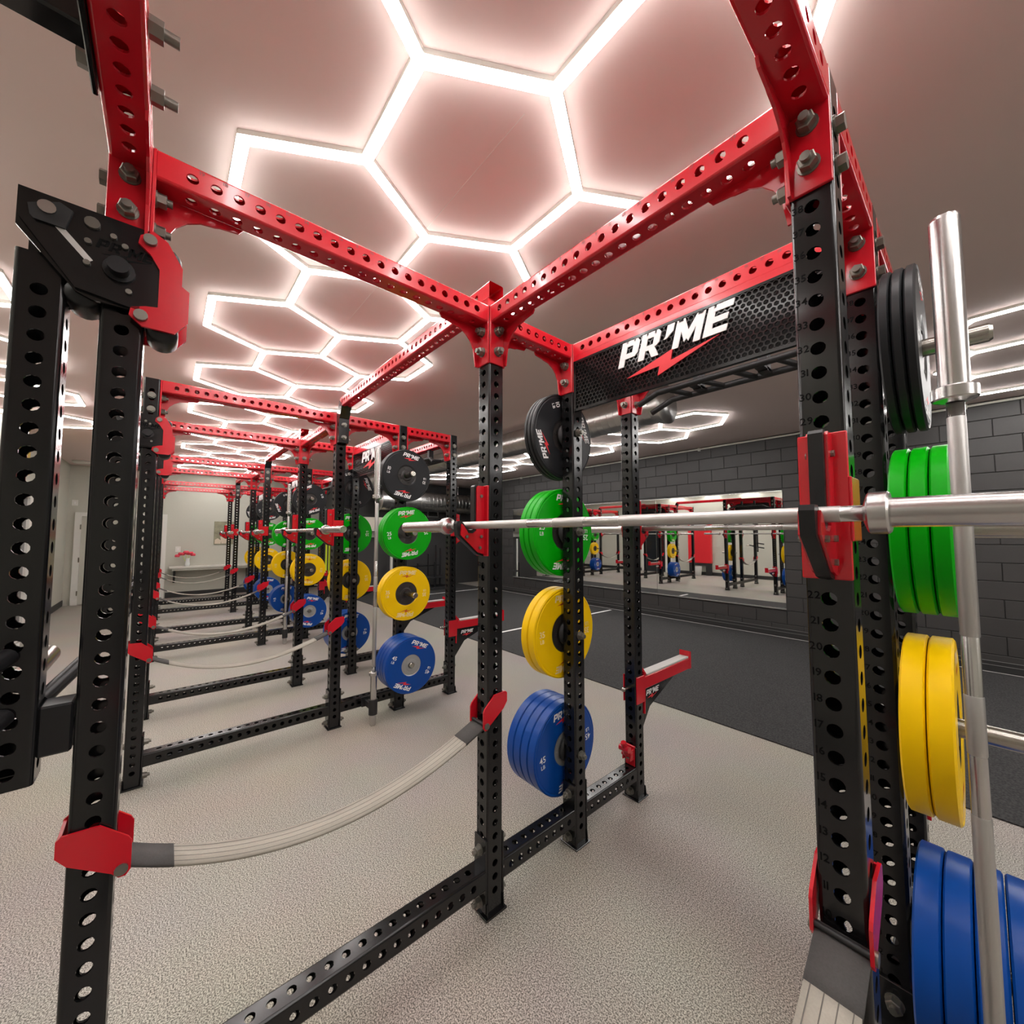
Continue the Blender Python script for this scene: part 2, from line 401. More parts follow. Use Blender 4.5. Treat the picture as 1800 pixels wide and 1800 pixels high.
hexgroup([c for c in g2 if c[0] > -7.8], 'white hexagon grid light on the ceiling over the black turf')
g3 = [(1.6+DX*i, 3.45+(DY if i % 2 else 0)+2*DY*j) for i in range(7) for j in range(3) if 3.45+(DY if i % 2 else 0)+2*DY*j < 5.4]
hexgroup(g3, 'white hexagon grid light over the turf, at the right edge of the photo')
hexgroup([(-3.7, -2.18), (-3.7-2*DX, -2.18), (-3.7-4*DX, -2.18), (-3.7+2*DX, -2.18), (-3.7+4*DX, -2.18), (-3.7+6*DX, -2.18)], 'row of white hexagon lights along the left wall')
# duct
D_Y, D_Z, D_R = 2.62, 2.765, .165
t = thing('air_duct', (-4.6, D_Y, D_Z)); tag(t, 'round silver spiral air duct under the ceiling along the turf', 'duct')
prof = []
n = 104
for i in range(n+1):
    x = -4.4+8.3*i/n
    prof += [(x-.003, D_R), (x, D_R+.0025), (x+.003, D_R)]
obj('pipe', MB().rings(prof, 'x', 28).mesh('duct_pipe', 'duct_metal'), t)
obj('end_cone', MB().lathe([(3.9, D_R+.002), (4.0, D_R+.03), (4.02, D_R+.03), (4.02, 0.001)], 'x', 28).mesh('duct_end', 'duct_metal'), t)
obj('end_collar', MB().lathe([(3.6, D_R+.008), (3.6, D_R+.02), (3.66, D_R+.02), (3.66, D_R+.008)], 'x', 28).mesh('duct_collar', 'duct_metal'), t)
for x in (-2.5, .2, 2.6): obj('hanger_strap', MB().lathe([(x, D_R+.009), (x+.03, D_R+.009)], 'x', 28).box(x, x+.03, -.004, .004, D_R, CEIL-D_Z).mesh('hanger', 'duct_metal'), t)
t = thing('air_duct', (-8.7, 4.5, 2.40)); tag(t, 'thick low silver duct crossing in front of the far dark wall', 'duct')
prof = [(-1.4+.12*i+d, .27+q) for i in range(24) for d, q in ((-.004, 0), (0, .003), (.004, 0))]
obj('pipe', MB().rings(prof, 'y', 24).mesh('duct_pipe', 'duct_metal'), t)
for y in (-1.4, 1.36): obj('end_cap', MB().lathe([(y-.01, .001), (y-.01, .285), (y+.01, .285), (y+.01, .001)], 'y', 24).mesh('duct_cap', 'duct_metal'), t)
for y in (-1.0, 1.0): obj('hanger_rod', MB().cyl((0, y, .27), (0, y, CEIL-2.40), .006, n=6).mesh('rod', 'duct_metal'), t)

# ------------------------------------------------------------------ power rack
W = 1.143; YL, Y2, Y3 = -1.133, .5285, 1.055; ZB = 2.414; ZR = .144; HP = 2.452
Z0 = .0889
def hz(k): return Z0+H*k
post_holes = [hz(k) for k in range(46)]
post_me = caps(tube('z', .004, HP, post_holes, None), 'z', (.006, HP-.002)).mesh('upright', 'black_paint')
fo = MB(); fo.cbox(-.052, .052, -.052, .052, 0, .008, .002)
for sx in (-1, 1): fo.prism([(-.045, .008), (.045, .008), (.0405, .055), (-.0405, .055)], 'y', sx*.0405-.002, sx*.0405+.002)
foot_me = fo.mesh('foot_plate', 'black_paint')
# number marks on the uprights (front face and inner face)
mk = MB()
for nlab in range(1, 40):
    z = hz(nlab+3)
    text(mk, str(nlab), Matrix.Translation((-.0245, -HS-.0006, z+.006)) @ Matrix.Rotation(PI/2, 4, 'X'), .021)
num_me = mk.mesh('number_marks', 'mark_grey')
# hex bolt: head on +z with thread stub, optional nut on the far side
def bolt_mesh(through):
    mb = MB()
    mb.cyl((0, 0, 0), (0, 0, .003), .0205, n=16).cyl((0, 0, .003), (0, 0, .020), .0178, n=6).cyl((0, 0, .020), (0, 0, .022), .0178, .0155, n=6).cyl((0, 0, .022), (0, 0, .033), .0095, n=10)
    if through:
        d = -(S+.008)
        mb.cyl((0, 0, 0), (0, 0, d), .009, n=8).cyl((0, 0, d), (0, 0, d-.003), .0205, n=16).cyl((0, 0, d-.003), (0, 0, d-.017), .0178, n=6)
    return mb.mesh('bolt', 'bolt_steel')
bolt1, bolt2 = bolt_mesh(False), bolt_mesh(True)
FT = .008
def rot_to(n):    # euler turning local +z to axis n
    return {'x+': (0, PI/2, 0), 'x-': (0, -PI/2, 0), 'y+': (-PI/2, 0, 0), 'y-': (PI/2, 0, 0)}[n]
def gusset(axis, sgn, m, side):      # plate below the beam at its end; origin at the beam end on the post face, beam runs to sgn*axis
    pts = [(0, -HS), (.19, -HS), (.18, -HS-.014), (.135, -HS-.020)]
    for i in range(6):
        a = PI/2*i/5; pts.append((.020+.105*(1-math.sin(a)), -.062-.110*(1-math.cos(a))))
    pts += [(.014, -.211), (0, -.211)]
    pts = [(sgn*p[0], p[1]) for p in pts]
    return MB().prism(pts, 'x' if axis == 'y' else 'y', side*.034-.003, side*.034+.003).mesh('gusset', m)
GM = {}
BEAMS = {}
def beam(rack, axis, a, b, c, z, m, top, holes, thr_a, thr_b, name, marks=None):
    """steel tube with end plates and bolts between post centres a and b on axis, at cross position c"""
    key = (axis, round(b-a, 3), m, top)
    if key not in BEAMS:
        mb = tube(axis, HS+FT, b-a-HS-FT, [h-a for h in holes], m)
        BEAMS[key] = mb.mesh(name, m)
        zl, zh = ((-.211, HS) if top else (-.125, .145))
        for e in (0, 1):
            f = MB()
            t0 = HS if e == 0 else b-a-HS-FT
            if axis == 'y': f.cbox(-HS, HS, t0, t0+FT, zl, zh, .0015)
            else: f.cbox(t0, t0+FT, -HS, HS, zl, zh, .0015)
            GM[key+(e,)] = f.mesh('end_plate', m)
            if top: GM[key+(e, 'g')] = gusset(axis, 1 if e == 0 else -1, m, -1 if axis == 'y' else 1)
    loc = (c, a, z) if axis == 'y' else (a, c, z)
    o = obj(name, BEAMS[key], rack, loc)
    for e in (0, 1):
        obj('end_plate', GM[key+(e,)], o)
        if top:
            t0 = HS+FT if e == 0 else b-a-HS-FT
            obj('gusset', GM[key+(e, 'g')], o, (0, t0, 0) if axis == 'y' else (t0, 0, 0))
        t0 = HS+FT if e == 0 else b-a-HS-FT
        nrm = axis+('+' if e == 0 else '-')
        for zz in ((2.345, 2.258) if top else (.2413, .045)):
            obj('bolt', bolt2 if (thr_a, thr_b)[e] else bolt1, o, (0, t0, zz-z) if axis == 'y' else (t0, 0, zz-z), rot_to(nrm))
    return o
def beam_marks(o, axis, holes, off, flip):
    mb = MB()
    for i, h in enumerate(holes):
        nlab = i+1 if not flip else len(holes)-i
        if axis == 'y':     # on the +x face, seen from +x: right = +y
            text(mb, str(nlab), Matrix.Translation((HS+.0006, h-off+.019, .026)) @ Matrix.Rotation(PI/2, 4, 'Z') @ Matrix.Rotation(PI/2, 4, 'X'), .016)
        else:
            text(mb, str(nlab), Matrix.Translation((h-off-.019, -HS-.0006, .026)) @ Matrix.Rotation(PI/2, 4, 'X'), .016)
    obj('number_marks', mb.mesh('beam_marks', 'red_dark_print'), o)['kind'] = 'stuff'
MH = .1025
lc = [-(MH+(n_-1)*H) for n_ in range(1, 20)]; cr = [MH+(n_-1)*H for n_ in range(1, 20)]
def seg(a, b):
    L = b-a; n_ = int((L-.14)/H)+1; s0 = a+(L-(n_-1)*H)/2
    return [s0+i*H for i in range(n_)]
# sign panel meshes (honeycomb grille, lettering, flash)
SZ0, SZ1, SX0, SX1 = 2.100, 2.354, .05, W-.05
hc = MB(); P_ = .0205; RO = P_/math.sqrt(3); RI = RO*.74
rows = int((SZ1-SZ0-.012)/(1.5*RO)); cols = int((SX1-SX0-.02)/P_)
for j in range(rows):
    for i in range(cols-(j % 2)):
        cx = SX0+.012+P_*(i+.5+(.5 if j % 2 else 0)); cz = SZ0+.008+RO+1.5*RO*j
        vs = []
        for R_, d in ((RO, 0), (RI, 0), (RI, .006)):
            vs += [(cx+R_*math.sin(k*PI/3), d, cz+R_*math.cos(k*PI/3)) for k in range(6)]
        hc.add(vs, [(k, (k+1) % 6, 6+(k+1) % 6, 6+k) for k in range(6)]+[(6+k, 6+(k+1) % 6, 12+(k+1) % 6, 12+k) for k in range(6)])
hc_me = hc.mesh('honeycomb_grille', 'black_paint')
fr = MB()
fr.box(SX0, SX1, -.001, .014, SZ0, SZ0+.011).box(SX0, SX1, -.001, .014, SZ1-.010, SZ1).box(SX0, SX0+.014, -.001, .014, SZ0, SZ1).box(SX1-.014, SX1, -.001, .014, SZ0, SZ1)
fr_me = fr.mesh('sign_frame', 'black_paint')
sgw, sgr = MB(), MB()
logo(sgw, sgr, Matrix.Translation((.548, -.004, 2.232)) @ Matrix.Rotation(PI/2, 4, 'X'), .107)
sg_back = MB()
def thick(mb, d):      # give flat lettering real thickness along +y
    v = list(mb.v); n_ = len(v); mb.v += [(p[0], p[1]+d, p[2]) for p in v]
    for f in list(mb.f):
        mb.f.append(tuple(n_+i for i in reversed(f))); mb.sm.append(False)
        for i in range(len(f)):
            a, b = f[i], f[(i+1) % len(f)]; mb.f.append((a, b, n_+b, n_+a)); mb.sm.append(False)
    return mb
sgw_me, sgr_me = thick(sgw, .005).mesh('sign_lettering', 'print_white'), thick(sgr, .005).mesh('sign_flash', 'print_red')

def make_rack(xf):
    r = thing('power_rack', (xf, 0, 0))
    for x in (0, W):
        for y in (YL, 0, Y2, Y3):
            p = obj('upright', post_me, r, (x, y, 0)); obj('foot_plate', foot_me, p); obj('number_marks', num_me, p)['kind'] = 'stuff'
    for x in (0, W):
        for i, (a, b) in enumerate(((YL, 0), (0, Y2), (Y2, Y3))):
            hs = lc if i == 0 else seg(a, b)
            o = beam(r, 'y', a, b, x, ZB, 'red_paint', True, hs, i == 0, i == 2, 'crossmember')
            if i == 0: beam_marks(o, 'y', lc, YL, False)
            beam(r, 'y', a, b, x, ZR, 'black_paint', False, hs, i == 0, i == 2, 'base_rail')
    for y in (YL, 0, Y2, Y3):
        o = beam(r, 'x', 0, W, y, ZB, 'red_paint', True, cr, True, True, 'crossmember')
        if y in (0, Y2): beam_marks(o, 'x', cr, 0, False)
    # sign
    s = obj('sign_panel', MB().box(SX0, SX1, .012, .016, SZ0, SZ1).mesh('sign_back', 'black_matte'), r, (0, Y2-HS-.004, 0), label='black honeycomb sign panel with white and red lettering')
    obj('honeycomb_grille', hc_me, s)['kind'] = 'stuff'
    obj('sign_frame', fr_me, s); obj('sign_lettering', sgw_me, s, label='white slanted capital letters'); obj('sign_flash', sgr_me, s, label='red lightning flash')
    obj('sign_hanger', MB().cbox(SX0-.004, SX1+.004, .0, .006, SZ1, ZB-HS+.006, .001).mesh('sign_hanger', 'red_paint'), r, (0, Y2-HS-.001, 0))
    # multi grip pull-up bar under the rear crossmember
    g = MB(); zz = 2.255
    for y in (.955, 1.12): g.cyl((.24, y, zz), (W-.24, y, zz), .016, n=12)
    for x in (.30, .47, .62, .80): g.cyl((x, .955, zz), (x+.05, 1.12, zz), .014, n=10)
    g.path([(.24, 1.12, zz), (.12, 1.10, zz-.055)], .016).path([(W-.24, 1.12, zz), (W-.12, 1.10, zz-.055)], .016)
    g.path([(.24, .955, zz), (.14, .93, zz-.05)], .016).path([(W-.24, .955, zz), (W-.14, .93, zz-.05)], .016)
    for x in (.42, W-.42): g.box(x-.02, x+.02, 1.03, 1.08, zz-.012, ZB-HS+.002).box(x-.02, x+.02, .955, 1.12, zz-.006, zz+.006)
    obj('pull_up_bar', g.mesh('pull_up_bar', 'black_matte'), r, label='black multi grip pull-up bar')
    # plate storage pegs
    for x, sg in ((0, -1), (W, 1)):
        for z in PEGZ:
            p = obj('storage_peg', peg_me[sg, z], r, (x, Y2, z)); obj('peg_flange', pegf_me[sg], p); obj('peg_bolt', pegb_me[sg], p)
    return r
PEGZ = (2.0, 1.5, .99, .42)
peg_me, pegf_me, pegb_me = {}, {}, {}
for sg in (-1, 1):
    for zp, lp in zip(PEGZ, (.245, .295, .315, .272)):
        peg_me[sg, zp] = MB().rings([(sg*(HS+.004), .0235), (sg*(lp-.007), .0235), (sg*lp, .019), (sg*lp, .0001)], 'x', 18).mesh('storage_peg', 'peg_steel')
    f = MB().lathe([(sg*HS, .0001), (sg*HS, .06), (sg*(HS+.009), .06), (sg*(HS+.011), .055), (sg*(HS+.011), .0235)], 'x', 24)
    pegf_me[sg] = f.mesh('peg_flange', 'black_matte')
    pegb_me[sg] = MB().cyl((-sg*HS, 0, 0), (-sg*(HS+.004), 0, 0), .021, n=14).cyl((-sg*(HS+.004), 0, 0), (-sg*(HS+.02), 0, 0), .018, n=6).cyl((-sg*(HS+.02), 0, 0), (-sg*(HS+.032), 0, 0), .010, n=10).mesh('peg_bolt', 'bolt_steel')
NR = 4
XF = (0.0, -3.13, -6.20, -9.22)
ORD = ('nearest', 'second', 'third', 'farthest')
racks = []
r1 = make_rack(0.0); racks.append(r1)
for i in range(1, NR):
    c = copy_tree(r1); c.location = (XF[i], 0, 0); racks.append(c)
RLAB = ('nearest red and black power rack, cut off by the frame at top and bottom', 'second red and black power rack, just behind the nearest one', 'third red and black power rack in the row', 'farthest red and black power rack, before the pale back wall')
for r_, l in zip(racks, RLAB): tag(r_, l, 'power rack', 'row of power racks')

# ------------------------------------------------------------------ connecting beams between racks
def bridge():
    t = thing('connecting_beam'); z = 2.525; x1 = -(XF[0]-XF[1]-W)+.10
    mb = tube('x', x1, .035, [x1+.05+H*i for i in range(int((-x1-.05)/H))], None)
    obj('tube', mb.mesh('bridge_tube', 'red_paint'), t, (0, 0, z))
    xe = x1-.10+HS+.001
    el = MB(); pr = []
    # elbow: plate on the post face rising and bending to the tube
    for (xa, za, xb, zb) in ((xe+.028, 2.21, xe+.028, 2.42), (xe+.028, 2.42, x1+.02, z)):
        dx, dz = xb-xa, zb-za; L = math.hypot(dx, dz); nx, nz = -dz/L, dx/L; h = .026 if xa == xb else HS
        el.prism([(xa-nx*h, za-nz*h), (xb-nx*h, zb-nz*h), (xb+nx*h, zb+nz*h), (xa+nx*h, za+nz*h)], 'y', -HS, HS)
    obj('elbow', el.mesh('elbow', 'black_paint'), t)
    for zz in (2.35, 2.25): obj('bolt', bolt1, t, (xe+.054, 0, zz), (0, PI/2, 0))
    obj('saddle', MB().box(-.03, .03, -HS, HS, HP-.001, z-HS+.001).mesh('saddle', 'red_paint'), t)
    return t
b1 = bridge()
BL_ = ('red tube joining the nearest rack to the second rack above the uprights', 'red tube joining the second rack to the third rack', 'red tube joining the third rack to the farthest rack')
for i in range(3):
    b = b1 if i == 0 else copy_tree(b1)
    b.location = (XF[i], 0, 0)
    tag(b, BL_[i], 'beam', 'beams joining the racks')

# ------------------------------------------------------------------ weight plates
KINDS = {'black': dict(m='rubber_black', th=.0235, lb='10', hub=(.085, 'hub_black'), white='print_white', red='print_red'),
         'green': dict(m='rubber_green', th=.036, lb='25', hub=(.092, 'hub_black'), white='print_white', red='print_red'),
         'yellow': dict(m='rubber_yellow', th=.047, lb='35', hub=(.098, 'hub_black'), white='print_cream', red='print_orange'),
         'blue': dict(m='rubber_blue', th=.050, lb='45', hub=(.085, 'hub_grey'), white='print_white', red='print_red')}
PR = .225
def plate_meshes(kd):
    k = KINDS[kd]; t = k['th']; h = t/2; c = .004; rh, hm = k['hub']
    prof = [(h-.003, rh), (h-.003, rh+.001), (h-.001, rh+.006), (h-.001, PR-.018), (h-.0025, PR-.015), (h-.0025, PR-.010), (h-.001, PR-.006), (h-c-.001, PR)]
    prof = prof+[(-a, b) for a, b in reversed(prof)]
    body = MB().rings(prof, 'x', 64).mesh(kd+'_plate', k['m'])
    hub = MB().rings([(h-.004, .0255), (h-.0035, .04), (h-.006, .05), (h-.006, rh-.006), (h-.003, rh), (-h+.003, rh), (-h+.006, rh-.006), (-h+.006, .05), (-h+.0035, .04), (-h+.004, .0255), (h-.004, .0255)], 'x', 32)
    for sg in (1, -1):
        for i in range(6):
            a = i*PI/3; y, z = .065*math.cos(a), .065*math.sin(a)
            hub.cyl((sg*(h-.006), y, z), (sg*(h-.003), y, z), .006, n=8)
    hub = hub.mesh(kd+'_hub', hm)
    wm, rm = MB(), MB()
    for sg in (1, -1):
        base = Matrix.Translation((sg*(h-.0004), 0, 0)) @ (Matrix.Rotation(PI/2, 4, 'Z') if sg > 0 else Matrix.Rotation(-PI/2, 4, 'Z')) @ Matrix.Rotation(PI/2, 4, 'X')
        for a in (0, PI):
            M = base @ Matrix.Rotation(a, 4, 'Z')
            logo(wm, rm, M @ Matrix.Translation((0, .158, .0)), .034)
            text(wm, k['lb'], M @ Matrix.Translation((-.168, .016, 0)), .042, .06); text(wm, 'LB', M @ Matrix.Translation((-.168, -.018, 0)), .026, .08)
    return body, hub, wm.mesh(kd+'_lettering', k['white']), rm.mesh(kd+'_flash', k['red'])
PM = {k: plate_meshes(k) for k in KINDS}
COUNT = {'black': 3, 'green': 3, 'yellow': 2, 'blue': 4}
def add_plate(kd, x, y, z, rotx, label, group):
    o = obj('weight_plate', PM[kd][0], None, (x, y, z), (rotx, 0, 0)); tag(o, label, 'weight plate', group)
    obj('hub', PM[kd][1], o); obj('lettering', PM[kd][2], o)['kind'] = 'stuff'; obj('flash_emblem', PM[kd][3], o)['kind'] = 'stuff'
NTH = ('first', 'second', 'third', 'fourth')
for ri in range(NR):
    for sg in (1, -1):
        if ri == 3 and sg == -1: cnts = {'black': 1, 'green': 1, 'yellow': 1, 'blue': 1}
        else: cnts = COUNT
        for kd, z in zip(('black', 'green', 'yellow', 'blue'), PEGZ):
            th = KINDS[kd]['th']; px = (W if sg > 0 else 0)+XF[ri]
            rx = random.uniform(-.12, .12)
            if kd == 'black' and sg < 0: rx = 1.95
            if kd == 'blue' and sg > 0: rx = -.25
            for i in range(cnts[kd]):
                x = px+sg*(HS+.015+th*(i+.5)+.0003*i)
                side = 'this' if sg > 0 else 'far'
                lab = '%s weight plate, %s out from the upright, %s side of the %s rack' % (kd, NTH[i], 'near' if sg > 0 else 'far', ORD[ri])
                add_plate(kd, x, Y2, z-.0015, rx+(random.uniform(-.3, .3) if i else 0), lab, 'stored bumper plates')

# ------------------------------------------------------------------ barbells
def barbell_parts():
    d = {}
    d['shaft'] = MB().lathe([(-.69, .0001), (-.69, .0142), (.69, .0142), (.69, .0001)], 'x', 20).mesh('shaft', 'chrome')
    k = MB()
    for a, b in ((-.645, -.18), (-.06, .06), (.18, .645)): k.lathe([(a, .0142), (a+.002, .0149), (b-.002, .0149), (b, .0142)], 'x', 20)
    for a in (-.41, .41): pass
    d['knurl_grip'] = k.mesh('knurl', 'knurl')
    for s_, nm in ((-1, 'l'), (1, 'r')):
        pf = [(s_*.70, .0145), (s_*.70, .0250), (s_*1.085, .0250), (s_*1.092, .0225), (s_*1.092, .0185), (s_*1.088, .0180), (s_*1.088, .0001)]
        d['sleeve'+nm] = MB().rings(pf, 'x', 28).mesh('sleeve', 'chrome')
        pf = [(s_*.677, .0145), (s_*.677, .0180), (s_*.682, .0335), (s_*.685, .0365), (s_*.708, .0365), (s_*.711, .0335), (s_*.711, .0250)]
        d['collar'+nm] = MB().rings(pf, 'x', 28).mesh('collar', 'chrome')
    return d
BP = barbell_parts()
def barbell(loc, rot, label, group):
    t = thing('barbell', loc); t.rotation_euler = rot; tag(t, label, 'barbell', group)
    for k, me in BP.items(): obj(k.replace('sleevel', 'sleeve').replace('sleever', 'sleeve').replace('collarl', 'collar').replace('collarr', 'collar'), me, t)
    return t
BARZ = 1.523
for i in range(NR):
    x = XF[i]+W/2-.036
    barbell((x, -.112, BARZ), (0, 0, 0), ('long chrome barbell on the red hooks of the nearest rack, crossing the photo', 'chrome barbell on the front hooks of the second rack', 'chrome barbell on the front hooks of the third rack', 'chrome barbell on the front hooks of the farthest rack')[i], 'barbells on hooks')
    if i in (0, 1, 2): barbell((x+.03, Y3+.112, BARZ), (0, 0, 0), ('chrome barbell on the rear hooks of the nearest rack, in front of the mirror', 'chrome barbell on the rear hooks of the second rack', 'chrome barbell on the rear hooks of the third rack')[i], 'barbells on hooks')
    if i < 3: barbell((XF[i]+W+.178, .245, 1.094), (0, -PI/2, 0), ('chrome barbell standing upright at the right edge of the photo', 'chrome barbell standing upright beside the plates of the second rack', 'chrome barbell standing upright beside the plates of the third rack')[i], 'barbells standing upright')
# holders for the upright bars
h_ = MB()
h_.rings([(.085, .0262), (.085, .033), (.20, .033), (.20, .0262), (.085, .0262)], 'z', 20).box(-.178+HS, -.03, -.016, .016, .115, .160).box(-.178+HS, -.178+HS+.008, -.04, .04, .105, .182)
hold_me = h_.mesh('bar_holder', 'black_matte')
for i in range(3):
    o = obj('bar_holder', hold_me, racks[i], (W+.178, .245, 0))

# ------------------------------------------------------------------ j hooks
def jhook_tree(loc, rz, sd):
    t = thing('bar_hook', loc, rz)
    # local: hook sits on the -y side of a post at the origin, bar centre at y=-.112, z=0
    obj('back_plate', MB().cbox(-.0405, .0405, -.046, -.0385, -.125, .165, .002).mesh('jback', 'red_paint'), t)
    tab = MB().cbox(min(sd*.0385, sd*.0445), max(sd*.0385, sd*.0445), -.046, .03, -.05, .075, .002)
    obj('side_tab', tab.mesh('jtab', 'red_paint'), t)
    core = [(-.046, .165), (-.088, .165), (-.094, .158), (-.094, -.012), (-.104, -.020), (-.122, -.018), (-.140, .004), (-.152, .016), (-.172, .016), (-.176, .006), (-.170, -.040), (-.075, -.118), (-.046, -.125)]
    obj('liner', MB().prism(core, 'x', -.012, .012).mesh('jliner', 'black_plastic'), t)
    chk = [(-.046, .162), (-.078, .162), (-.084, .155), (-.084, -.020), (-.100, -.032), (-.124, -.030), (-.146, .000), (-.156, .006), (-.160, -.038), (-.078, -.108), (-.046, -.118)]
    for s_ in (-1, 1): obj('cheek_plate', MB().prism(chk, 'x', s_*.0122, s_*.0175).mesh('jcheek', 'red_paint'), t)
    for (y, z) in ((-.062, .12), (-.062, -.045), (-.132, -.045), (-.068, -.09)):
        obj('screw', MB().cyl((-.023, y, z), (.023, y, z), .0065, n=8).mesh('jscrew', 'bolt_steel'), t)
    return t
j0 = {}
for i in range(NR):
    for x, nm in ((0, 'far'), (W, 'near')):
        for y, rz, fb in ((0, 0, 'front'), (Y3, PI, 'rear')):
            if i == 3 and fb == 'rear': continue
            sd = (1 if x else -1)*(1 if rz == 0 else -1)
            if sd not in j0: j = j0[sd] = jhook_tree((0, 0, 0), 0, sd)
            else: j = copy_tree(j0[sd])
            j.location = (XF[i]+x, y, BARZ); j.rotation_euler = (0, 0, rz)
            tag(j, 'red bar hook on the %s side %s upright of the %s rack' % (nm, fb, ORD[i]), 'bar hook', 'bar hooks')

# ------------------------------------------------------------------ safety straps
def strap_tree(loc):
    t = thing('safety_strap', loc)
    zL, zC, sag = .745, .735, .135
    N = 26
    def prof(s_): return zL+(zC-zL)*s_-sag*4*s_*(1-s_)*(1-.25*(s_-.5))
    y0, y1 = YL+.044, -.044
    for nm, a, b, m, dz, hw in (('webbing', 0.09, 0.91, 'strap_web', 0, .040), ('webbing_end', 0, .095, 'strap_dark', .0015, .041), ('webbing_end', .905, 1, 'strap_dark', .0015, .041)):
        mb = MB(); vs = []
        n_ = N if m == 'strap_web' else 5
        for k in range(n_+1):
            s_ = a+(b-a)*k/n_; y = y0+(y1-y0)*s_; z = prof(s_)+dz
            vs += [(-hw, y, z), (hw, y, z), (hw, y, z-.008-dz), (-hw, y, z-.008-dz)]
        fs = []
        for k in range(n_):
            for e in range(4): fs.append((4*k+e, 4*k+(e+1) % 4, 4*k+4+(e+1) % 4, 4*k+4+e))
        fs += [(0, 3, 2, 1), (4*n_, 4*n_+1, 4*n_+2, 4*n_+3)]
        mb.add(vs, fs, True); w_ = obj(nm, mb.mesh(nm, m), t)
        if m == 'strap_web':
            for q in (-.03, -.01, .01, .03):
                vs = []; sm = MB()
                for k in range(n_+1):
                    s_ = a+(b-a)*k/n_; y = y0+(y1-y0)*s_; z = prof(s_)
                    vs += [(q-.0009, y, z+.0004), (q+.0009, y, z+.0004)]
                sm.add(vs, [(2*k, 2*k+1, 2*k+3, 2*k+2) for k in range(n_)]); obj('stitch_line', sm.mesh('stitch', 'strap_stitch'), w_)
    # brackets: pairs of red octagonal plates on both sides of each upright
    for (yy, sg) in ((YL, 1), (0, -1)):
        pts = [(-.054, .056), (-.046, .063), (.012, .060), (.060, .016), (.066, .004), (.066, -.056), (.058, -.067), (.046, -.066), (.034, -.052), (-.036, -.002), (-.054, .022)]
        br = MB()
        for s_ in (-1, 1):
            br.prism([(sg*p[0], p[1]) for p in pts], 'x', s_*(HS+.006)-.003, s_*(HS+.006)+.003)
        br.box(-HS-.006, HS+.006, sg*-.050-.003, sg*-.050+.003, .024, .056)
        b = obj('bracket', br.mesh('strap_bracket', 'red_paint'), t, (0, yy, .782), label='red strap bracket')
        for s_ in (-1, 1): obj('bolt', MB().cyl((s_*(HS+.009), 0, 0), (s_*(HS+.013), 0, 0), .012, n=12).mesh('sb', 'bolt_steel'), b, (0, sg*.050, -.050))
        obj('pin', MB().cyl((-HS-.009, 0, 0), (HS+.009, 0, 0), .006, n=10).mesh('pin', 'black_matte'), b, (0, sg*.056, -.046))
    return t
s0 = None
for i in range(NR):
    for x, nm in ((0, 'far'), (W, 'near')):
        if s0 is None: s_t = s0 = strap_tree((0, 0, 0))
        else: s_t = copy_tree(s0)
        s_t.location = (XF[i]+x, 0, 0)
        tag(s_t, 'pale webbing safety strap with red brackets, %s side of the %s rack' % (nm, ORD[i]), 'safety strap', 'safety straps')

# ------------------------------------------------------------------ spotter arms
def spotter_tree():
    t = thing('spotter_arm')
    arm = MB().cbox(-.034, .034, .045, .63, .0, .070, .003)
    obj('arm', arm.mesh('sp_arm', 'red_paint'), t)
    obj('pad', MB().cbox(-.030, .030, .075, .615, .070, .082, .002).mesh('sp_pad', 'uhmw_grey'), t)
    obj('end_lip', MB().prism([(.615, .0), (.64, -.0), (.64, .11), (.622, .115)], 'x', -.036, .036).mesh('sp_lip', 'red_paint'), t)
    br = MB().cbox(-.046, .046, .0385, .048, -.13, .11, .002).cbox(-.046, -.0395, -.04, .05, -.06, .09, .0015).cbox(.0395, .046, -.04, .05, -.06, .09, .0015)
    br.prism([(.045, .07), (.10, .07), (.045, .13)], 'x', -.03, -.024).prism([(.045, .07), (.10, .07), (.045, .13)], 'x', .024, .03)
    obj('bracket', br.mesh('sp_bracket', 'red_paint'), t)
    obj('brace', MB().prism([(.048, 0), (.50, 0), (.16, -.13), (.048, -.27)], 'x', -.006, .006).mesh('sp_brace', 'black_paint'), t, label='black triangular brace')
    wm, rm = MB(), MB(); logo(wm, rm, Matrix.Translation((.0072, .19, -.06)) @ Matrix.Rotation(PI/2, 4, 'Z') @ Matrix.Rotation(PI/2, 4, 'X'), .032)
    obj('lettering', wm.mesh('sp_txt', 'print_white'), t)['kind'] = 'stuff'; obj('flash_emblem', rm.mesh('sp_fl', 'print_red'), t)
    pin = MB().cyl((0, -.10, .03), (0, .04, .03), .009, n=10).lathe([(-.112, .0001), (-.110, .012), (-.10, .013), (-.094, .009)], 'y', 12, M=Matrix.Translation((0, 0, .03)))
    obj('pull_pin', pin.mesh('sp_pin', 'peg_steel'), t)
    return t
sp0 = None
for i in range(NR):
    for x, nm in ((0, 'far'), (W, 'near')):
        if sp0 is None: s_t = sp0 = spotter_tree()
        else: s_t = copy_tree(sp0)
        s_t.location = (XF[i]+x, Y3, .585)
        tag(s_t, 'red spotter arm with grey pad, rear of the %s side of the %s rack' % (nm, ORD[i]), 'spotter arm', 'spotter arms')

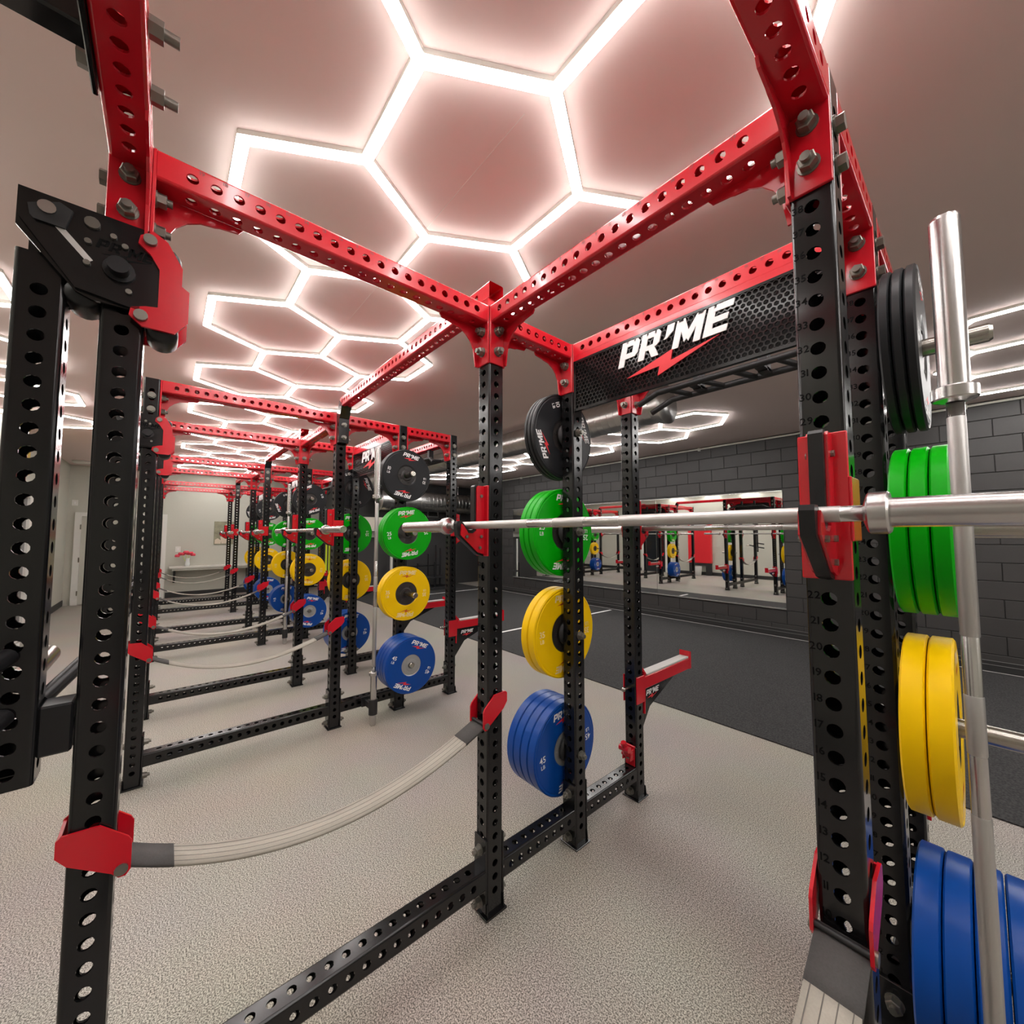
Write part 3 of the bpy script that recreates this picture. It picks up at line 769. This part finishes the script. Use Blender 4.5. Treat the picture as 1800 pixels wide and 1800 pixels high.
# ------------------------------------------------------------------ lever (jammer) arms on the front uprights
arm_holes = [-.10-H*k for k in range(0, 21)]
arm_me = caps(tube('z', -1.15, -.02, arm_holes, None), 'z', (-1.148,)).mesh('lever_tube', 'black_paint')
def jammer_tree():
    t = thing('lever_arm')      # origin: centre of the upright, z = 2.115
    ya_ = -.130
    obj('lever_tube', arm_me, t, (0, ya_, 0))
    pl = [(-.165, .105), (.05, .105), (.068, .09), (.076, .02), (.072, -.04), (.06, -.10), (-.05, -.10), (-.075, -.09), (-.165, .02)]
    pp = obj('pivot_plate', MB().prism(pl, 'x', HS+.010, HS+.018).prism(pl, 'x', -HS-.018, -HS-.010).mesh('jm_plate', 'black_paint'), t)
    # raised stiffener and fittings of the plate
    obj('stiffener', MB().prism([(-.16, .035), (-.145, .045), (-.07, -.055), (.03, -.085), (.03, -.10), (-.075, -.085)], 'x', HS+.018, HS+.026).mesh('jm_st', 'black_paint'), pp)
    obj('rating_label', MB().box(HS+.018, HS+.0186, -.006, .006, -.045, .045, Matrix.Translation((0, -.085, .02)) @ Matrix.Rotation(.72, 4, 'X')).mesh('jm_lab', 'uhmw_grey'), pp)
    obj('bushing', MB().prism([(-.145, .04), (-.095, .04), (-.085, .085), (-.105, .095), (-.15, .07)], 'x', HS+.018, HS+.024).mesh('jm_bush', 'black_matte'), pp)
    obj('pivot_bolt', MB().cyl((HS+.024, -.122, .072), (HS+.030, -.122, .072), .014, n=14).mesh('jm_pb', 'chrome'), pp)
    obj('pop_pin', MB().cyl((HS+.018, -.008, -.015), (HS+.050, -.008, -.015), .019, n=18).cyl((HS+.018, -.008, -.015), (HS+.024, -.008, -.015), .028, n=18).mesh('jm_pin', 'black_plastic'), pp)
    for (y, z, r_) in ((-.055, .075, .013), (-.06, .03, .006), (-.06, -.02, .006), (.0, .045, .006), (.01, -.06, .006), (-.02, .06, .006)):
        obj('bolt', MB().cyl((HS+.018, y, z), (HS+.025, y, z), r_, n=12).mesh('jm_b', 'bolt_steel'), pp)
    wm, rm = MB(), MB(); logo(wm, rm, Matrix.Translation((HS+.0186, .0, .025)) @ Matrix.Rotation(PI/2, 4, 'Z') @ Matrix.Rotation(PI/2, 4, 'X'), .022)
    wm.add(rm.v, rm.f); obj('embossed_mark', wm.mesh('jm_mark', 'mark_grey'), pp)
    rp = [(.025, .085), (.048, .105), (.075, .09), (.105, .035), (.105, -.01), (.12, -.02), (.12, -.10), (.095, -.135), (.035, -.135), (.012, -.115), (.015, -.095), (.04, -.085), (.062, -.08), (.062, .015), (.045, .045), (.022, .065)]
    rb = obj('clamp_plate', MB().prism(rp, 'x', HS+.0185, HS+.026).prism(rp, 'x', -HS-.026, -HS-.0185).mesh('jm_clamp', 'red_paint'), t, label='red clamp plate')
    for (y, z) in ((.043, .078), (.033, -.112)): obj('bolt', MB().cyl((HS+.026, y, z), (-HS-.026, y, z), .006, n=8).cyl((HS+.026, y, z), (HS+.036, y, z), .013, n=12).cyl((-HS-.026, y, z), (-HS-.036, y, z), .013, n=12).mesh('jm_cb', 'bolt_steel'), rb)
    for (y, z) in ((.072, -.125), (-.066, -.085), (.072, .06)): obj('roller', MB().lathe([(-HS-.008, .0001), (-HS-.008, .026), (-HS+.006, .031), (HS-.006, .031), (HS+.008, .026), (HS+.008, .0001)], 'x', 20).mesh('jm_roll', 'black_plastic'), t, (0, y, z))
    # lower end: bumper towards the upright, sleeve and grips
    obj('bumper_block', MB().cbox(-.034, .034, ya_+HS, -.0405, -1.10, -.995, .004).mesh('jm_bump', 'black_plastic'), t)
    for z in (-.88, -1.0): 
        obj('grip', MB().cyl((HS, ya_-.008, z), (HS+.15, ya_-.055, z-.03), .018, n=14).mesh('jm_grip', 'black_plastic'), t)
    obj('weight_sleeve', MB().cyl((-HS, ya_, -.95), (-HS-.26, ya_, -.95), .0245, n=18).mesh('jm_sl', 'peg_steel'), t)
    obj('grip', MB().cyl((-HS, ya_+.03, -1.0), (-HS-.14, ya_+.10, -.93), .016, n=14).mesh('jm_grip2', 'black_plastic'), t)
    return t
jm0 = None
for i, x, nm in ((0, 0, 'far'), (1, W, 'near'), (1, 0, 'far')):
    if jm0 is None: j = jm0 = jammer_tree()
    else: j = copy_tree(jm0)
    j.location = (XF[i]+x, YL, 2.115)
    tag(j, 'black lever arm with red clamp on the %s front upright of the %s rack' % (nm, ORD[i]), 'lever arm', 'lever arms')

# landmine on the rear upright of the nearest rack
t = thing('landmine_post', (0, Y3-HS, .235)); tag(t, 'small red landmine fitting low on the rear upright of the nearest rack', 'landmine')
obj('clamp', MB().cbox(-.03, .03, -.012, -.001, -.05, .06, .002).cbox(-.026, -.018, -.05, -.01, -.01, .045, .001).cbox(.018, .026, -.05, -.01, -.01, .045, .001).mesh('lm_c', 'red_paint'), t)
obj('swivel', MB().cyl((-.03, -.04, .018), (.03, -.04, .018), .012, n=12).cyl((0, -.04, .018), (-.0, -.065, .055), .016, n=14).mesh('lm_s', 'red_paint'), t)
obj('sleeve', MB().cyl((-.03, -.062, .058), (.03, -.062, .058), .017, n=14).cyl((0, -.06, .055), (0, -.075, .095), .015, n=14).mesh('lm_t', 'red_paint'), t)

# dip / pull-up attachment outside the front top crossmember of the nearest rack (top left of the photo)
t = thing('bar_attachment', (.315, YL-HS, ZB)); tag(t, 'black bar attachment bolted outside the front top tube, upper left', 'rack attachment')
obj('plate', MB().cbox(-.10, .10, -.010, -.001, -.045, .045, .002).mesh('ba_p', 'black_paint'), t)
obj('tube', MB().cbox(-.027, .027, -.34, -.008, -.027, .027, .004).mesh('ba_t', 'black_paint'), t)
obj('angled_tube', MB().cbox(-.025, .30, -.39, -.34, -.025, .025, .004).mesh('ba_a', 'black_paint'), t)
for x in (-.075, .075): obj('bolt', MB().cyl((x, -.010, 0), (x, S+.001, 0), .007, n=8).cyl((x, -.010, 0), (x, -.030, 0), .018, n=6).cyl((x, S+.001, 0), (x, S+.022, 0), .018, n=6).cyl((x, S+.022, 0), (x, S+.045, 0), .010, n=10).mesh('ba_b', 'bolt_steel'), t)

# ------------------------------------------------------------------ far end of the room
X0 = WX0
dr = struct(obj('door_1', MB().cbox(X0+.002, X0+.03, -2.40, -1.10, .005, 1.88, .003).mesh('door_leaf', 'wall_grey')))
fr_ = MB().box(X0, X0+.05, -2.50, -2.40, 0, 1.96).box(X0, X0+.05, -1.10, -1.02, 0, 1.96).box(X0, X0+.05, -2.40, -1.10, 1.88, 1.96)
obj('door_frame', fr_.mesh('door_frame', 'trim_white'), dr)
obj('door_handle', MB().cyl((X0+.03, -2.3, 1.0), (X0+.08, -2.3, 1.0), .012, n=10).cyl((X0+.07, -2.3, 1.0), (X0+.07, -2.18, 1.0), .010, n=10).mesh('dh', 'peg_steel'), dr)
for zz in (.25, .95, 1.65): obj('hinge', MB().cyl((X0+.055, -2.41, zz-.05), (X0+.055, -2.41, zz+.05), .010, n=8).mesh('hinge', 'peg_steel'), dr)
t = thing('wall_counter', (X0, .35, 0)); tag(t, 'long pale counter shelf along the back wall', 'counter')
obj('top', MB().cbox(.002, .42, -1.30, 1.85, .70, .74, .004).mesh('ct', 'shelf_top'), t)
obj('apron', MB().box(.002, .40, -1.25, 1.80, .655, .70).mesh('ca', 'wall_grey'), t)
for y in (-1.2, .25, 1.7): obj('support', MB().prism([(.002, .35), (.03, .35), (.36, .655), (.002, .655)], 'y', y-.02, y+.02).mesh('cs', 'base_dark'), t)
t = thing('flower_vase', (X0+.22, -.62, .741)); tag(t, 'pink silk flowers in a small clear vase on the counter', 'flowers')
obj('vase', MB().lathe([(0, .0001), (0, .045), (.06, .05), (.16, .036), (.19, .045)], 'z', 16).mesh('vase', 'clear_vase'), t)
bl = MB(); 
for (x, y, z, s_) in ((0, .03, .30, .085), (.0, -.11, .29, .075), (.03, -.03, .33, .06), (.0, -.19, .25, .05), (.02, .10, .27, .05)):
    for k in range(7):
        a = k*2*PI/7; bl.lathe([(-.035, .0001), (-.02, s_*.45), (.02, s_*.55), (.04, .0001)], 'z', 8, M=Matrix.Translation((x, y, z)) @ Matrix.Rotation(a, 4, 'Z') @ Matrix.Translation((s_*.45, 0, 0)) @ Matrix.Rotation(-.5, 4, 'Y'))
obj('blossoms', bl.mesh('blossoms', 'pink_silk'), t)
st = MB(); 
for y in (.03, -.11, -.03): st.cyl((0, 0, .02), (0, y, .30), .004, n=6)
obj('stems', st.mesh('stems', 'neon_yellow'), t)
t = thing('wall_poster', (X0+.002, .06, 1.24)); tag(t, 'dark green and brown poster on the pale back wall', 'poster')
obj('board', MB().cbox(0, .015, -.18, .27, 0, .58, .002).mesh('pb', 'poster_mix'), t)
obj('print_figure', MB().prism([(-.02, .02), (.16, .02), (.18, .20), (.12, .34), (.13, .46), (.07, .52), (.01, .45), (.02, .33), (-.05, .18)], 'x', .015, .016).mesh('pf', 'poster_pale'), t)
obj('print_patch', MB().prism([(-.16, .02), (-.04, .02), (-.03, .10), (-.10, .16), (-.16, .12)], 'x', .015, .016).mesh('pp', 'poster_pale'), t)
def plate_sw(name, loc, s_, label, cat, axis='x'):
    t = thing(name, loc); tag(t, label, cat)
    if axis == 'x':
        obj('cover', MB().cbox(.001, .008, -s_[0]/2, s_[0]/2, -s_[1]/2, s_[1]/2, .002).mesh('sw', 'trim_white'), t)
        obj('toggle', MB().cbox(.008, .014, -.012, .012, -.025, .025, .001).mesh('swt', 'line_white'), t)
    else:
        obj('cover', MB().cbox(-s_[0]/2, s_[0]/2, -.008, -.001, -s_[1]/2, s_[1]/2, .002).mesh('sw', 'trim_white'), t)
        obj('socket', MB().cbox(-.014, .014, -.011, -.008, -.03, .03, .001).mesh('swt', 'line_white'), t)
plate_sw('light_switch', (X0, -.80, 1.14), (.10, .13), 'white switch plate on the pale back wall above the counter', 'switch')
plate_sw('thermostat', (X0, -2.52, 2.16), (.09, .12), 'small white thermostat beside the far door', 'thermostat')
plate_sw('wall_socket', (-3.0, WYR-.024, .26), (.07, .12), 'white socket on the dark block wall under the mirror', 'socket', 'y')
plate_sw('wall_socket', (1.75, WYR-.006, 1.03), (.09, .13), 'white socket on the dark block wall right of the mirror', 'socket', 'y')
t = thing('emergency_light', (-10.4, WYL+.25, CEIL)); tag(t, 'white round ceiling fixture near the far left corner', 'ceiling fixture')
obj('housing', MB().lathe([(-.001, .0001), (-.001, .14), (-.03, .14), (-.05, .11), (-.05, .0001)], 'z', 20).mesh('eh', 'trim_white'), t)
# dark partition wall: vent, storage rack, wall unit
t = thing('wall_vent', (PARTX, 4.95, 2.19)); tag(t, 'pale framed square vent high on the far dark wall', 'vent')
obj('frame', MB().box(.001, .03, -.19, .19, -.19, -.15).box(.001, .03, -.19, .19, .15, .19).box(.001, .03, -.19, -.15, -.15, .15).box(.001, .03, .15, .19, -.15, .15).mesh('vf', 'mirror_edge'), t)
obj('backing', MB().box(.001, .006, -.15, .15, -.15, .15).mesh('vb', 'base_dark'), t)
for k in range(6): obj('louvre', MB().prism([(.008, -.02), (.022, -.026), (.022, -.022), (.008, -.016)], 'y', -.15, .15).mesh('vl', 'wall_dark'), t, (0, 0, -.11+.05*k))
t = thing('bar_storage_stand', (-8.55, 4.45, 0.008)); tag(t, 'low black bar storage stand with upright tubes at the far end of the turf', 'storage stand')
obj('base', MB().cbox(-.3, .3, -.62, .62, 0, .06, .005).mesh('bs', 'black_matte'), t)
obj('tray', MB().cbox(-.22, .22, -.5, .5, .30, .34, .005).mesh('bs2', 'black_matte'), t)
for k, (x, y, h2) in enumerate(((-.2, -.55, .85), (-.2, -.2, .70), (.2, -.5, .60), (-.2, .12, .95), (-.1, .3, 1.2), (-.2, .5, 1.1), (.2, .1, .75), (.2, .5, .7))):
    obj('upright_tube', MB().cyl((x, y, .06), (x, y, h2), .022, n=12).mesh('bt', 'black_plastic'), t)
obj('cross_bar', MB().cyl((-.2, -.55, .62), (-.2, .5, .62), .018, n=10).mesh('bc', 'black_plastic'), t)
t = thing('heater_unit', (PARTX, 3.05, 1.62)); tag(t, 'pale box heater unit on a bracket high on the far dark wall', 'heater')
obj('case', MB().cbox(.02, .42, -.36, .36, 0, .32, .01).mesh('hu', 'cream_plastic'), t)
obj('warning_strip', MB().box(.42, .424, .20, .29, .02, .30).mesh('hs', 'sign_yellow'), t)
obj('bracket', MB().box(.001, .46, -.45, .45, -.03, -.002).box(.001, .02, -.45, .45, -.2, -.03).mesh('hb', 'trim_white'), t)
t = thing('white_post', (-8.9, 3.55, .008)); tag(t, 'slim white pipe standing in front of the far dark wall', 'pipe')
obj('pipe', MB().cyl((0, 0, .02), (0, 0, 1.35), .035, n=14).mesh('wp', 'trim_white'), t); obj('foot', MB().cyl((0, 0, 0), (0, 0, .02), .09, n=16).mesh('wpf', 'trim_white'), t)
t = thing('agility_ladder_bag', (-9.0, 2.05, 0)); tag(t, 'neon yellow strap bundle hanging on a black stand behind the third rack', 'strap bundle')
obj('stand', MB().cyl((0, 0, .01), (0, 0, 1.5), .02, n=10).cyl((0, 0, 0), (0, 0, .012), .14, n=18).cyl((0, -.15, 1.45), (0, .15, 1.45), .014, n=8).mesh('as', 'black_matte'), t)
for y in (-.11, -.04, .03, .10): obj('strap', MB().cbox(-.028, -.020, y-.02, y+.02, .55, 1.44, .002).mesh('ast', 'neon_yellow'), t)

# ------------------------------------------------------------------ left wall, seen in the mirror
YW = WYL
dl = struct(obj('door_2', MB().cbox(-7.75, -6.85, YW+.001, YW+.03, .005, 2.03, .003).mesh('dl', 'dark_glass')))
obj('door_frame', MB().box(-7.90, -7.75, YW, YW+.06, 0, 2.15).box(-6.85, -6.70, YW, YW+.06, 0, 2.15).box(-7.75, -6.85, YW, YW+.06, 2.03, 2.15).mesh('dlf', 'trim_white'), dl)
obj('door_handle', MB().cyl((-6.98, YW+.03, 1.0), (-6.98, YW+.08, 1.0), .012, n=8).cyl((-6.98, YW+.075, .9), (-6.98, YW+.075, 1.1), .012, n=8).mesh('dlh', 'peg_steel'), dl)
dl = struct(obj('door_3', MB().cbox(.9, 1.8, YW+.001, YW+.03, .005, 2.03, .003).mesh('dl', 'door_brown')))
obj('door_frame', MB().box(.8, .9, YW, YW+.05, 0, 2.12).box(1.8, 1.9, YW, YW+.05, 0, 2.12).box(.9, 1.8, YW, YW+.05, 2.03, 2.12).mesh('dlf', 'trim_white'), dl)
t = thing('panel_cabinet', (-5.45, YW+.32, 0)); tag(t, 'tall red panel cabinet against the left wall, seen in the mirror', 'cabinet')
obj('cabinet', MB().cbox(-.42, .42, -.31, -.17, .45, 1.98, .01).mesh('fc', 'fridge_red'), t)
obj('plinth', MB().cbox(-.40, -.22, -.31, -.18, 0, .45, .008).cbox(.22, .40, -.31, -.18, 0, .45, .008).cbox(-.22, .22, -.31, -.18, .36, .45, .008).mesh('fp', 'base_dark'), t)
obj('header_strip', MB().box(-.33, .30, -.1698, -.168, 1.78, 1.88).mesh('ft', 'print_white'), t)
t = thing('waste_bin', (-5.45, YW+.30, 0)); tag(t, 'small white bin in front of the red cabinet, seen in the mirror', 'bin')
obj('body', MB().lathe([(0.001, .0001), (.001, .11), (.33, .14), (.34, .14), (.34, .12)], 'z', 18).mesh('wbn', 'line_white'), t)
obj('rim', MB().lathe([(.335, .139), (.335, .147), (.350, .147), (.350, .139)], 'z', 18).mesh('wbr', 'uhmw_grey'), t)
t = thing('wall_sign', (-7.3, YW, 2.36)); tag(t, 'plain yellow sign high above the glass door, seen in the mirror', 'sign')
obj('panel', MB().cbox(-.5, .5, .001, .02, 0, .35, .004).mesh('ys', 'sign_yellow'), t)
obj('panel_edge', MB().box(-.51, .51, .001, .012, -.012, -.001).mesh('yse', 'trim_white'), t)
